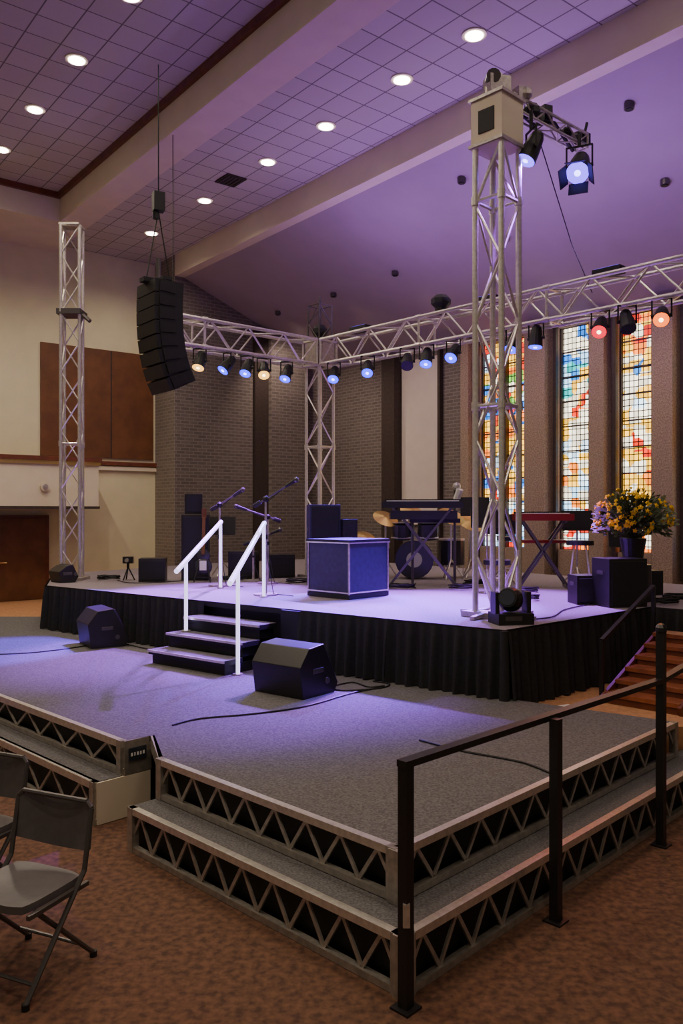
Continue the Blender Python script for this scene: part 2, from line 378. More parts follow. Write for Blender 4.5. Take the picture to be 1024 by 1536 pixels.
skirt(b,SL,V((-4.7,13.3,0)),.55,zs-.01)
b.cyl(F+V((-.01,-.045,.47)),F+V((-.01,-.03,zs-.005)),.05,'cloth',r2=.035,n=10)
b.finish('stage_skirt',origin=(0,0,0),smooth=True)
# stairs
b=MB(); s0,s1=2.62,3.78
for i,z in enumerate((.69,.84,.99)):
    d0=.05+.25*(2-i); d1=.05+.25*(3-i)
    pts=[F+sL*s0+nF*d0,F+sL*s1+nF*d0,F+sL*s1+nF*d1,F+sL*s0+nF*d1]
    b.prism([xy(p) for p in pts],z-.05,z,'black','grey')
    pts2=[F+sL*(s0+.03)+nF*.06,F+sL*(s1-.03)+nF*.06,F+sL*(s1-.03)+nF*(d1-.03),F+sL*(s0+.03)+nF*(d1-.03)]
    b.prism([xy(p) for p in pts2],z-.15,z-.05,'black')
    b.beam(F+sL*s0+nF*(d1+.008)+V((0,0,z-.012)),F+sL*s1+nF*(d1+.008)+V((0,0,z-.012)),.016,.024,'alu')
b.finish('stage_stairs')
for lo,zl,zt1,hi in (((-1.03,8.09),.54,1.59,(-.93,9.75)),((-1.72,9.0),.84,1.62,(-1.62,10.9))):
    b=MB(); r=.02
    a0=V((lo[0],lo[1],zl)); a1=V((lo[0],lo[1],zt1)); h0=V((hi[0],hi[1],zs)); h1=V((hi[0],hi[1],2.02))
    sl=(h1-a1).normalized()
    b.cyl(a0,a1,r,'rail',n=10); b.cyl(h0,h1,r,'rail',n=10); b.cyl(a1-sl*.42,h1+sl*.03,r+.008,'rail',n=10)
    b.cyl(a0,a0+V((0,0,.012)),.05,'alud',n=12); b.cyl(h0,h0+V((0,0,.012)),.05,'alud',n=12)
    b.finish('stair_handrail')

# black handrail
b=MB(); zr=1.07
P=[C1-uL*.04-uR*.05+V((.01,-.02,0)),V((1.13,4.29,0)),V((2.07,5.27,0))]
for i,p in enumerate(P):
    h=zr if i<2 else 1.38
    b.beam(p,p+V((0,0,h)),.05,.05,'blackp',up=uR); b.box(p+V((0,0,.005)),(.1,.1,.01),'blackp',rz=.8)
b.beam(P[0]+V((0,0,zr))-uR*.03,P[2]+V((0,0,zr)),.055,.03,'blackp')
b.beam(P[2]+V((0,0,zr)),P[2]+uR*1.3+V((0,0,zr+.12)),.05,.03,'blackp')
b.sph(P[2]+V((0,0,1.40)),.04,'blackp')
p4=P[2]+uR*1.3; b.beam(p4,p4+V((0,0,zr+.13)),.05,.05,'blackp',up=uR)
q0=P[0]+V((0,0,.42)); b.box(q0+V((0,-.03,0)),(.03,.02,.1),'alu')
b.finish('platform_handrail')

# wooden stairs right, climbing toward the right beside the stage
b=MB(); B0=V((2.78,6.78,0))
for k in range(6):
    zt_=.54+.085*k
    c=B0+uR*(.13+.2*k)+uL*.30
    b.obox(c+V((0,0,zt_)),uR*.115,uL*.33,V((0,0,.018)),'redwood')
    b.obox(c-uR*.09+V((0,0,(zt_+.46)/2-.01)),uR*.01,uL*.31,V((0,0,(zt_-.46)/2-.01)),'trimwood')
for e in (-.04,.64):
    b.beam(B0+uL*e+V((0,0,.49)),B0+uL*e+uR*1.25+V((0,0,.98)),.03,.09,'trimwood')
b.beam(B0+uL*-.04+uR*1.2+V((0,0,.46)),B0+uL*-.04+uR*1.2+V((0,0,.96)),.04,.04,'trimwood',up=uR)
b.beam(B0+uL*.64+uR*1.2+V((0,0,.46)),B0+uL*.64+uR*1.2+V((0,0,.96)),.04,.04,'trimwood',up=uR)
ra=B0+uL*.70+uR*.1; rb_=B0+uL*.70+uR*1.2
b.beam(ra+V((0,0,.46)),ra+V((0,0,1.0)),.035,.035,'blackp',up=uR); b.beam(rb_+V((0,0,.46)),rb_+V((0,0,1.42)),.035,.035,'blackp',up=uR)
b.beam(ra+V((0,0,1.0)),rb_+V((0,0,1.42)),.04,.03,'blackp')
b.finish('wooden_stairs')

# ---------------------------------------------------------------- truss
def truss(b,A,B,side,h,w,bay=.42,r=.024,rl=.011,k='alu'):
    A=V(A);B=V(B);d=(B-A);L=d.length;d.normalize();side=V(side).normalized();u=side.cross(d).normalized()
    cs=[side*w/2*i+u*h/2*j for i,j in((-1,-1),(1,-1),(1,1),(-1,1))]
    for c in cs: b.cyl(A+c,B+c,r,k,n=10)
    n=max(1,round(L/bay))
    for f in range(4):
        c0=cs[f];c1=cs[(f+1)%4]
        for i in range(n):
            p=A+d*(L*i/n);q=A+d*(L*(i+1)/n)
            if i%2==f%2: b.cyl(p+c0,q+c1,rl,k,n=6,cap=False)
            else: b.cyl(p+c1,q+c0,rl,k,n=6,cap=False)
        for e in (A,B): b.cyl(e+c0,e+c1,rl*1.4,k,n=6)
        for t in range(1,int(L/2)+1): 
            e=A+d*2*t
            if (B-e).length>.3: b.cyl(e+c0,e+c1,rl*1.4,k,n=6)
    for t in range(1,int(L/2)+1):
        e=A+d*2*t
        if (B-e).length>.3:
            for c in cs: b.cyl(e+c-d*.04,e+c+d*.04,r*1.35,k,n=10)
# front tower
T=V((1.52,7.95,0))
b=MB(); truss(b,T+V((0,0,zs+.05)),T+V((0,0,5.72)),uL,.30,.30,bay=.58,r=.031,rl=.014)
b.box(T+V((0,0,zs+.03)),(.5,.5,.05),'alud',rz=.77)
for d in (uL,-uL,uR,-uR): b.beam(T+d*.1+V((0,0,zs+.05)),T+d*.42+V((0,0,zs+.02)),.05,.03,'alud'); 
b.box(T+V((0,0,5.93)),(.36,.36,.46),'cream',rz=.77); b.box(T+V((0,0,5.72)),(.4,.4,.03),'alud',rz=.77); b.box(T+V((0,0,6.17)),(.4,.4,.03),'alud',rz=.77)
b.obox(T-uR*.185+V((0,0,5.93)),uL*.09,uR*.006,V((0,0,.11)),'black')
for dx in (-.1,.02,.1):
    b.cyl(T+V((dx,0,6.18)),T+V((dx,0,6.35+.1*math.cos(dx*20))),.03,'alud'); 
b.box(T+V((0,0,6.30)),(.22,.16,.2),'alud',rz=.3); b.cyl(T+V((-.05,-.1,6.38)),T+V((-.05,.1,6.38)),.07,'frame',n=12)
arm0=T+V((.12,.08,6.2)); arm1=V((2.56,8.65,6.08))
truss(b,arm0,arm1,V((0,0,1)),.14,.14,bay=.17,r=.016,rl=.008,k='alud')
b.sph(T+V((.3,.1,6.3)),.07,'alud'); b.box(T+V((.25,.1,6.28)),(.12,.1,.14),'alud',rz=.5)
b.box(arm1+V((0,0,.05)),(.16,.1,.12),'black',rz=.7); b.cyl(arm1,arm1+V((.05,0,.22)),.015,'black')
b.tube([arm0+V((.1,.05,-.05)),arm0+V((.3,.2,-.12)),arm0+V((.55,.35,-.03)),arm1+V((-.1,0,-.08))],.02,'black')
b.sph(arm0+V((.28,.18,0)),.09,'black'); b.sph(arm1+V((-.2,-.12,.06)),.06,'black'); b.box(arm0+V((.45,.3,.03)),(.1,.1,.16),'black',rz=.4)
b.finish('truss_tower')
b=MB(); b.tube([V((1.95,8.2,6.05)),V((2.6,9.2,5.2)),V((3.05,9.9,4.83))],.006,'black'); b.finish('rigging_cable')
# corner tower
K=V((-.34,12.8,0)); tR=V((.689,-.725,0)).normalized(); tL=V((-.753,-.658,0)).normalized()
b=MB(); truss(b,K+V((0,0,zs+.04)),K+V((0,0,4.44)),tR,.3,.3,bay=.42,k='alu'); b.box(K+V((0,0,zs+.02)),(.5,.5,.04),'alud',rz=.8)
truss(b,K+V((0,0,4.82)),K+V((0,0,5.4)),tR,.26,.26,bay=.29,r=.012,rl=.008,k='frame'); b.sph(K+V((0,0,5.0)),.12,'black'); b.cyl(K+V((0,0,5.38)),K+V((0,0,5.55)),.02,'frame')
for i in range(4):
    s=(tR,-tR,tL,-tL)[i]; b.beam(K+s*.19+V((0,0,4.44)),K+s*.19+V((0,0,4.82)),.25,.012,'alud',up=s)
b.finish('truss_tower')
# left tower
TL=V((-4.06,12.25,0))
b=MB(); truss(b,TL+V((0,0,zs+.04)),TL+V((0,0,6.44)),V((1,.12,0)),.25,.27,bay=.45,k='alu',rl=.012); b.box(TL+V((0,0,zs+.02)),(.42,.42,.04),'alud')
b.box(TL+V((0,0,5.15)),(.36,.34,.08),'frame'); b.box(TL+V((0,0,6.46)),(.3,.3,.03),'alud'); b.cyl(TL+V((.2,-.1,5.1)),TL+V((.32,-.15,5.0)),.03,'frame')
b.finish('truss_tower')
# horizontal trusses
b=MB(); zc=4.63
truss(b,K+tR*.2+V((0,0,zc)),K+tR*7.6+V((0,0,zc)),V((0,0,1)),.34,.38,bay=.36,k='alu',r=.026,rl=.013)
b.finish('lighting_truss')
b=MB(); truss(b,K+tL*.2+V((0,0,zc)),K+tL*2.75+V((0,0,zc)),V((0,0,1)),.34,.38,bay=.33,k='alu',r=.026,rl=.013)
b.cyl(K+tL*2.6+V((0,0,zc+.19)),V((K+tL*2.6).to_tuple())+V((0,0,7.44)),.006,'black',n=5)
b.finish('lighting_truss')
TE=K+tR*7.75
b=MB(); truss(b,TE+V((0,0,.5)),TE+V((0,0,4.9)),tR,.3,.3,bay=.5); b.box(TE+V((0,0,.48)),(.6,.6,.04),'alud'); b.finish('truss_tower')

# fixtures
def fixture(pos,aim,lensk,clamp_z,power=0,color=(1,1,1),ang=30,r=.078,L=.22,barn=False):
    pos=V(pos); d=(V(aim)-pos).normalized(); b=MB()
    back=pos-d*L*.5; front=pos+d*L*.5
    b.cyl(back,pos,r*.8,'black',r2=r,n=14); b.cyl(pos,front,r,'black',r2=r*1.12,n=14); b.sph(back,r*.8,'black',n=10)
    b.cyl(front-d*.004,front+d*.006,r*1.04,lensk,n=16)
    if lensk!='loff' : b.cyl(front,front+d*.010,r*.30,'lcorew' if lensk in('lwarm','lorange','lred') else 'lcore',n=14)
    s=d.cross(V((0,0,1))).normalized(); u=s.cross(d)
    top=pos+V((0,0,r+.10))
    for e in(-1,1): b.cyl(pos+s*e*(r+.02),top+s*e*(r+.02),.010,'black',n=5); b.cyl(pos+s*e*(r+.03),pos+s*e*r,.022,'black')
    b.cyl(top-s*(r+.025),top+s*(r+.025),.012,'black',n=5)
    b.cyl(top,V((top.x,top.y,clamp_z)),.018,'black',n=6)
    if barn:
        for e,ax in((1,u),(-1,u)):
            b.obox(front+ax*e*(r*1.25)+d*.06,s*r*.9,d*.06+ax*e*.03,(ax*.004),'black')
            b.obox(front+s*e*(r*1.25)+d*.06,ax*r*.9,d*.06+s*e*.03,(s*.004),'black')
    o=b.finish('stage_spotlight',smooth=False)
    if power: spot('spot_lamp',front+d*.03,aim,power,color,ang,.6,.05,o)
BL=(.12,.05,1);VI=(.38,.08,1)
def onT(base,dr,t,off): 
    return V((base+dr*t).to_tuple())+V((0,0,4.25))+off
toward=V((-.1,-.3,0))
lt=[(2.09,'lwarm',(-2.5,9.6,.8),100,(1,.75,.5),34),(1.64,'lblue',(-4.1,9.5,.5),6500,BL,28),(1.30,'lblue',(-2.2,9.6,.8),3200,VI,42),(1.0,'lwarm',(-.9,9.3,1.1),100,(1,.8,.6),34),(.58,'lblue',(-1.6,10.4,1.1),3000,VI,48)]
for t,k,aim,pw,c,an in lt: fixture(onT(K,tL,t,toward*.5),aim,k,4.46,pw,c,an)
rt=[(.4,'lblue',(-.6,9.8,1.1),1800,BL,44),(1.12,'lblue',(.0,8.9,1.1),2600,BL,40),(1.89,'loff',(.5,8,1.1),0,VI,0),(2.24,'lblue',(.6,9.2,1.1),3600,VI,54),(2.70,'lblue',(-.6,7.5,.5),3200,VI,32),(3.63,'lblue',(.9,8.8,1.1),2600,BL,48),(3.96,'lblue',(2.0,9.4,1.1),2600,VI,60),(4.80,'lred',(1.8,7.0,2.0),60,(1,.1,.05),40),(5.12,'loff',(3,7,1.1),0,VI,0),(5.51,'lorange',(2.2,6.0,2.2),80,(1,.4,.1),40)]
for t,k,aim,pw,c,an in rt: fixture(onT(K,tR,t,toward*.5),aim,k,4.46,pw,c,an)
fixture((1.86,7.98,5.72),(-.7,7.4,.6),'lviolet',6.1,1500,VI,44,r=.09,L=.26)
fixture((2.47,8.45,5.75),(1.6,6.6,3.8),'lviolet',6.1,0,VI,44,r=.11,L=.32,barn=True)
b=MB(); cc=K+tR*2.45+V((0,0,5.01)); b.sph(cc,.13,'black',sc=(1.1,1.1,.8)); b.cyl(cc-V((0,0,.17)),cc,.08,'black'); b.finish('moving_head_light')
# purple wash uplights (sit on truss)
for t,pw in ((.9,36),(3.2,36),(4.9,30),(7.0,22)):
    p=K+tR*t+V((0,0,4.84)); b=MB(); b.box(p+V((0,0,.05)),(.34,.14,.08),'black',rz=-.8); b.box(p+V((0,0,.093)),(.30,.11,.006),'lviolet',rz=-.8); o=b.finish('wash_uplight')
    l=bpy.data.lights.new('wash_lamp','AREA'); l.shape='RECTANGLE'; l.size=.3; l.size_y=.12; l.energy=pw; l.color=(.55,.28,1)
    lo=bpy.data.objects.new('wash_lamp',l); lo.location=p+V((0,0,.11)); lo.rotation_euler=(V(-aQ*.45+V((0,0,1)))).to_track_quat('-Z','Y').to_euler(); bpy.context.scene.collection.objects.link(lo); parent(lo,o)

# line array
b=MB(); fw=V((-.78,-.62,0)).normalized(); sd=V((fw.y,-fw.x,0)); top=V((-2.16,9.6,4.84)); Pp=top.copy(); th=0
for i in range(8):
    th=math.radians([-3,-1,1,4,8,13,19,26][i]); f=fw*math.cos(th)-V((0,0,1))*math.sin(th); dn=-V((0,0,1))*math.cos(th)-fw*math.sin(th)
    h=.155
    c=Pp+dn*h/2
    b.obox(c-f*.05,f*.15,sd*.25,dn*(h/2+.002),'black'); b.obox(c+f*.125,f*.03,sd*.245,dn*(h/2-.003),'grille')
    for e in(-1,1): b.obox(c+sd*e*.255,f*.1,sd*.006,dn*(h/2-.02),'blackp')
    Pp=Pp+dn*h
b.box(top+V((0,0,.03)),(.42,.12,.05),'black',rz=math.atan2(fw.y,fw.x)); b.box(top+V((0,0,.03)),(.12,.48,.04),'black',rz=math.atan2(fw.y,fw.x))
b.finish('line_array_speaker')
b=MB(); h=top+V((0,0,.06)); hz=5.72
b.cyl(h+fw*.15,V((h.x,h.y,hz)),.008,'black',n=5); b.cyl(h-fw*.15,V((h.x,h.y,hz)),.008,'black',n=5)
b.box(V((h.x,h.y,hz+.1)),(.13,.11,.22),'black',rz=.5); b.cyl(V((h.x,h.y,hz+.2)),V((h.x,h.y,7.44)),.008,'black',n=6); b.cyl(V((h.x-.03,h.y,hz-.1)),V((h.x-.03,h.y,hz)),.04,'black')
b.cyl(h,V((h.x,h.y,h.z+.25)),.03,'frame')
b.finish('chain_hoist')

# wedge monitors
def wedge(c,face,w=.62,h=.42,d=.5):
    c=V(c);face=V(face).normalized();s=V((-face.y,face.x,0));up=V((0,0,1)); b=MB()
    pr=[(-d/2+.04,0),(d/2-.05,0),(d/2,.08),(.06,h),(-d/2+.12,h-.02),(-d/2,h*.62)]
    vs=[c+s*e*w/2+face*a+up*z for e in(-1,1) for a,z in pr];n=len(pr)
    b.add(vs,[tuple(range(n)),tuple(range(n,2*n))[::-1]]+[(i,i+n,(i+1)%n+n,(i+1)%n) for i in range(n)],'blackp')
    a,z=pr[2];a2,z2_=pr[3]; m=c+face*(a+a2)/2+up*(z+z2_)/2; t=(face*(a2-a)+up*(z2_-z)); nn=s.cross(t).normalized()
    if nn.z<0: nn=-nn
    b.obox(m+nn*.008,s*(w/2-.03),t*.46,nn*.008,'grille')
    for e in(-1,1):
        q=c+s*e*(w/2+.002)-face*.02+up*h*.5; b.obox(q,face*.07,s*.006,up*.022,'frame')
        b.cyl(c+s*e*(w/2)+face*.1+up*.12,c+s*e*(w/2+.012)+face*.1+up*.12,.03,'frame',n=12)
    return b.finish('stage_monitor_speaker',bevel=.008)
wedge((-.42,7.35,.54),(.62,.78,0),w=.58,h=.45,d=.52)
wedge((-2.92,9.95,.54),(.85,.52,0),w=.56,h=.46,d=.5)
wedge((-4.05,11.85,zs),(.7,.7,0),w=.34,h=.26,d=.3)

def cab(c,w,d,h,rz=0,name='speaker_cabinet',k='blackp',gr='grille'):
    c=V(c);b=MB(); b.box(c+V((0,0,h/2)),(w,d,h),k,rz)
    a=V((math.cos(rz),math.sin(rz),0)); f=V((math.sin(rz),-math.cos(rz),0))
    b.obox(c+f*(d/2+.006)+V((0,0,h*.5)),a*(w/2-.025),f*.006,V((0,0,h/2-.03)),gr)
    for e in(-1,1): b.obox(c+a*e*(w/2+.003)+V((0,0,h*.7)),f*.06,a*.004,V((0,0,.02)),'frame')
    for e in(-1,1):
        for g in(-1,1): b.cyl(c+a*e*(w/2-.04)+f*g*(d/2-.04)+V((0,0,0)),c+a*e*(w/2-.04)+f*g*(d/2-.04)+V((0,0,.01)),.02,'black')
    return b.finish(name,bevel=.006)
cab((3.02,8.85,zs),.46,.34,.52,rz=.25); cab((2.70,9.08,zs),.26,.28,.32,rz=.1)
cab((-2.2,12.3,zs),.4,.4,.98,rz=.1); cab((-2.24,12.3,zs+.99),.26,.26,.3,rz=.2)
cab((-2.78,12.0,zs),.38,.3,.34,rz=.1,name='guitar_amplifier')
cab((-.25,11.2,zs),.42,.4,1.12,rz=.15,k='navy'); cab((.10,11.1,zs),.20,.25,.92,rz=.15)
cab((-1.5,12.5,zs),.42,.3,.42,rz=-.1,name='guitar_amplifier')
cab((-.98,12.7,zs),.45,.3,.36,rz=.3,name='guitar_amplifier')
cab((3.75,10.1,zs),.35,.3,.3,rz=.2,name='guitar_amplifier')
b=MB(); g=V((-2.02,11.9,zs)); b.sph(g+V((0,0,.22)),.13,'drum',n=14,m=8,sc=(1,.25,1)); b.sph(g+V((0,.01,.38)),.10,'drum',n=14,m=8,sc=(1,.28,1)); b.box(g+V((0,-.035,.24)),(.1,.01,.14),'wkey'); b.beam(g+V((0,-.03,.4)),g+V((0,.06,.95)),.045,.025,'wood',up=(0,1,0)); b.box(g+V((0,.075,1.0)),(.07,.02,.14),'wood')
for k in(-1,1): b.cyl(g+V((k*.12,-.12,0)),g+V((0,.08,.5)),.01,'black')
b.cyl(g+V((0,.2,0)),g+V((0,.08,.5)),.01,'black'); b.beam(g+V((-.12,-.08,.07)),g+V((.12,-.08,.07)),.02,.02,'black'); b.finish('electric_guitar')
b=MB(); c=V((1.55,7.45,zs))
b.box(c+V((0,0,.05)),(.34,.26,.1),'black',rz=.2); b.box(c+V((0,-.13,.06)),(.16,.01,.04),'frame',rz=.2)
for e in(-1,1): b.box(c+V((e*.15,e*.03,.19)),(.04,.12,.2),'blackp',rz=.2)
b.sph(c+V((0,0,.22)),.115,'blackp',n=14,m=9); b.cyl(c+V((0,0,.22)),c+V((-.06,-.14,.25)),.085,'black',n=16); b.cyl(c+V((-.06,-.14,.25)),c+V((-.062,-.144,.251)),.07,'label',n=16)
b.finish('moving_head_light')

# podium
b=MB(); pc=V((.08,9.9,0)); rz=.80; w=.68; hh=.68
b.box(pc+V((0,0,zs+hh/2)),(w,w,hh-.04),'navy',rz); 
b.box(pc+V((0,0,zs+.03)),(w+.02,w+.02,.05),'black',rz); b.box(pc+V((0,0,zs+hh)),(w+.04,w+.04,.03),'black',rz); b.box(pc+V((0,0,zs+hh-.022)),(w+.045,w+.045,.014),'alu',rz)
a=V((math.cos(rz),math.sin(rz),0));c_=V((-a.y,a.x,0))
for i,j in((-1,-1),(1,-1),(-1,1)):
    e=pc+a*i*w/2+c_*j*w/2; b.beam(e+V((0,0,zs+.05)),e+V((0,0,zs+hh-.03)),.018,.018,'alud',up=a)
for dirv in(a,c_):
    oth=c_ if dirv is a else a
    b.beam(pc-oth*(w/2+.003)-dirv*w/2+V((0,0,zs+.075)),pc-oth*(w/2+.003)+dirv*w/2+V((0,0,zs+.075)),.018,.014,'alu')
b.finish('podium')

# mic stands
def mic(base,h,boomdir,bl=.45,rise=.2):
    base=V(base);b=MB();bd=V(boomdir).normalized()
    b.cyl(base,base+V((0,0,.02)),.15,'alud',n=20); b.cyl(base+V((0,0,.02)),base+V((0,0,h*.6)),.017,'alud'); b.cyl(base+V((0,0,h*.6)),base+V((0,0,h)),.013,'alud'); b.cyl(base+V((0,0,h*.58)),base+V((0,0,h*.63)),.025,'black')
    t=base+V((0,0,h)); b.sph(t,.04,'black')
    a0=t-bd*bl*.6-V((0,0,rise*.6)); a1=t+bd*bl+V((0,0,rise)); b.cyl(a0,a1,.013,'frame'); b.cyl(a0,a0+(a0-a1).normalized()*-.1,.028,'black')
    md=(a1-a0).normalized(); b.cyl(a1,a1+md*.14,.018,'black',r2=.026); b.sph(a1+md*.16,.036,'frame')
    b.tube([a1,t+V((0,0,-.05)),base+V((.02,0,h*.4)),base+V((.1,-.05,.02)),base+V((.35,-.2,.01))],.006,'black',n=4)
    b.finish('microphone_stand')
mic((-1.68,11.2,zs),1.12,(1,-.2,0),.2,.12)
mic((-.93,9.98,zs),1.18,(1,-.3,0),.26,.15)
mic((-1.05,11.6,zs),.95,(-1,-.2,0),.3,.1)
mic((-1.3,12.0,zs),.6,(1,.2,0),.25,.1)
# keyboard
def keyboard(c,w,dir_,h,red=False):
    c=V(c);a=V(dir_).normalized();f=V((a.y,-a.x,0));b=MB();t=c+V((0,0,h))
    kk='red' if red else 'blackp'
    b.obox(t,a*w/2,f*.17,V((0,0,.045)),kk); b.obox(t+V((0,0,.05))+f*.07,a*(w/2-.06),f*.085,V((0,0,.008)),'wkey')
    n=22
    for i in range(n):
        if i%7 in (2,6): continue
        b.obox(t+V((0,0,.066))+f*.04+a*(-w/2+.09+i*(w-.16)/n),a*.008,f*.045,V((0,0,.008)),'black')
    b.obox(t+V((0,0,.06))-f*.1,a*(w/2-.02),f*.06,V((0,0,.015)),'black')
    for g in(-1,1):
        p=f*g*.12
        b.beam(c+a*-.4*w+p+V((0,0,.03)),c+a*.35*w+p+V((0,0,h-.05)),.035,.03,'frame'); b.beam(c+a*.4*w+p+V((0,0,.03)),c+a*-.35*w+p+V((0,0,h-.05)),.035,.03,'frame')
    for e in(-1,1):
        b.beam(c+a*e*.4*w-f*.2+V((0,0,.02)),c+a*e*.4*w+f*.2+V((0,0,.02)),.035,.03,'frame'); b.beam(c+a*e*.36*w-f*.17+V((0,0,h-.06)),c+a*e*.36*w+f*.17+V((0,0,h-.06)),.03,.03,'frame')
    return b
b=keyboard((1.12,11.2,zs),1.1,(1,-.12,0),1.12)
b.obox((1.12,11.2,zs+.98),(.45,-.05,0),(0,.14,0),(0,0,.06),'blackp'); b.box((1.3,11.45,zs+.9),(.7,.3,.06),'blackp'); b.cyl((1.6,11.5,zs),(1.6,11.5,zs+1.35),.02,'frame'); b.cyl((1.0,11.45,zs),(1.0,11.45,zs+.9),.02,'frame'); b.sph((1.62,11.45,zs+1.38),.06,'alu'); b.cyl((1.62,11.45,zs+1.2),(1.66,11.4,zs+1.34),.05,'wkey')
b.finish('electronic_keyboard')
b=keyboard((2.72,11.0,zs),.78,(1,-.1,0),.95,True); b.box((2.75,11.1,zs+.62),(.6,.3,.04),'red'); b.finish('electronic_keyboard')
# drum kit
def drumkit(D):
    b=MB(); D=V(D); fd=V((-.1,-1,0)).normalized()
    b.cyl(D+V((0,0,.3))-fd*.2,D+V((0,0,.3))+fd*.2,.29,'drum',n=24); b.cyl(D+V((0,0,.3))+fd*.2,D+V((0,0,.3))+fd*.21,.27,'drum',n=24); b.cyl(D+V((0,0,.3))+fd*.21,D+V((0,0,.3))+fd*.213,.12,'skin',n=24)
    b.cyl(D+V((0,0,.3))+fd*.18,D+V((0,0,.3))+fd*.215,.30,'alu',n=24,cap=False)
    for e in(-1,1): 
        b.cyl(D+V((e*.2,-.05,.62)),D+V((e*.2,-.1,.85)),.16,'drum',n=18); b.cyl(D+V((e*.2,-.1,.85)),D+V((e*.2,-.1,.86)),.165,'skin',n=18); b.cyl(D+V((e*.2,-.05,.62)),D+V((e*.2,-.05,.64)),.165,'alu',n=18)
    b.cyl(D+V((-.55,.25,.45)),D+V((-.55,.25,.6)),.18,'alud',n=18); b.cyl(D+V((-.55,.25,.6)),D+V((-.55,.25,.61)),.175,'skin',n=18)
    b.cyl(D+V((.6,.2,.2)),D+V((.6,.2,.6)),.2,'drum',n=18); b.cyl(D+V((.6,.2,.58)),D+V((.6,.2,.61)),.205,'alu',n=18)
    b.cyl(D+V((-.55,.25,0)),D+V((-.55,.25,.45)),.015,'alu'); 
    for k in range(3): b.cyl(D+V((.6+.18*math.cos(k*2.1),.2+.18*math.sin(k*2.1),0)),D+V((.6+.18*math.cos(k*2.1),.2+.18*math.sin(k*2.1),.25)),.01,'alu')
    for x,y,h,r in((-.45,-.1,.92,.2),(.55,-.1,.95,.22),(-.75,.2,.62,.17),(.9,.2,.85,.22),(0,.4,1.02,.2)):
        t=D+V((x,y,h)); b.cyl(D+V((x,y,.25)),t,.014,'alu'); b.cyl(t,t+V((.01,-.02,.03)),r,'brass',r2=.03,n=20)
        for k in range(3): a_=k*2.09; b.cyl(D+V((x,y,.3)),D+V((x+.2*math.cos(a_),y+.2*math.sin(a_),0)),.010,'alu')
    b.finish('drum_kit')
drumkit((1.12,12.5,zs)); 
def stand(c,h,name='music_stand'):
    c=V(c);b=MB()
    for k in range(3): a_=k*2.09+.4; b.cyl(c+V((0,0,.25)),c+V((.22*math.cos(a_),.22*math.sin(a_),.008)),.011,'alud')
    b.cyl(c+V((0,0,.2)),c+V((0,0,h)),.013,'alud'); b.obox(c+V((0,0,h+.1)),V((.22,0,0)),V((0,.03,.14)),V((0,.01,-.002)),'blackp'); b.obox(c+V((0,-.05,h-.03)),V((.22,0,0)),V((0,.03,0)),V((0,0,.006)),'blackp')
    b.finish(name)
stand((1.95,10.9,zs),.85); stand((2.0,12.2,zs),1.0); stand((-1.9,12.9,zs),.7); stand((3.3,11.4,zs),.8); stand((3.7,10.6,zs),.6); stand((2.25,11.4,zs),.75)
def stool(c,h=.6):
    c=V(c);b=MB(); b.cyl(c+V((0,0,h)),c+V((0,0,h+.06)),.17,'blackp',n=20)
    for k in range(4):
        a_=k*1.571+.5; b.cyl(c+V((.1*math.cos(a_),.1*math.sin(a_),h)),c+V((.2*math.cos(a_),.2*math.sin(a_),0)),.012,'alu')
        a2=(k+1)*1.571+.5; b.cyl(c+V((.17*math.cos(a_),.17*math.sin(a_),.2)),c+V((.17*math.cos(a2),.17*math.sin(a2),.2)),.008,'alu')
    b.finish('stool')
stool((3.02,10.3,zs),.6); stool((1.95,10.2,zs),.36); stool((2.45,11.9,zs),.6)
b=MB(); c=V((-3.2,12.2,zs))
for k in range(3): b.cyl(c+V((0,0,.2)),c+V((.1*math.cos(k*2.1),.1*math.sin(k*2.1),0)),.01,'black')
b.cyl(c+V((0,0,.18)),c+V((0,0,.26)),.02,'black'); b.box(c+V((0,0,.3)),(.14,.1,.1),'black'); b.cyl(c+V((0,-.05,.3)),c+V((0,-.09,.3)),.03,'alud'); b.finish('video_camera')
def coil(c,r,n,name='cable_coil'):
    c=V(c);b=MB();pts=[]
    for i in range(n*12+1):
        a_=i*math.pi/6; rr=r*(1-.25*random.random()); pts.append(c+V((rr*math.cos(a_),rr*math.sin(a_)*.7,.012+.05*i/(n*12)+.015*random.random())))
    b.tube(pts,.009,'black',n=5); b.finish(name)
coil((-3.5,12.2,zs),.18,4); coil((2.3,10.3,zs),.2,3); coil((3.9,9.4,zs),.2,5); coil((-.6,11.6,zs),.2,3); coil((-6.0,11.5,.54),.25,4); coil((1.9,11.4,zs),.2,4); coil((3.6,9.0,zs),.14,4)
coil((1.6,10.7,zs),.2,3); coil((.8,10.8,zs),.2,3); coil((-1.6,12.1,zs),.2,3); coil((2.1,9.4,zs),.2,3)
def cable(pts,name='cable'):
    b=MB();P_=[V(p) for p in pts];out=[]
    for i in range(len(P_)-1):
        p0=P_[max(i-1,0)];p1=P_[i];p2=P_[i+1];p3=P_[min(i+2,len(P_)-1)]
        for k in range(8):
            t=k/8; out.append(.5*((2*p1)+(p2-p0)*t+(2*p0-5*p1+4*p2-p3)*t*t+(-p0+3*p1-3*p2+p3)*t**3))
    out.append(P_[-1]); b.tube(out,.007,'black',n=5); b.finish(name)
z=.548
cable([(-.2,7.6,z),(.0,7.35,z),(.35,7.45,z),(.45,7.62,z),(.3,7.75,z)])
cable([(-.1,7.5,z),(.1,7.7,z),(.25,7.5,z),(.4,7.55,z)])
cable([(-1.28,6.15,z),(-1.1,6.35,z),(-.7,6.5,z),(-.3,6.75,z),(.1,7.25,z),(.4,7.5,z)])
cable([(-2.7,10.0,z),(-2.2,9.5,z),(-1.9,9.3,z),(-1.7,9.25,z)])
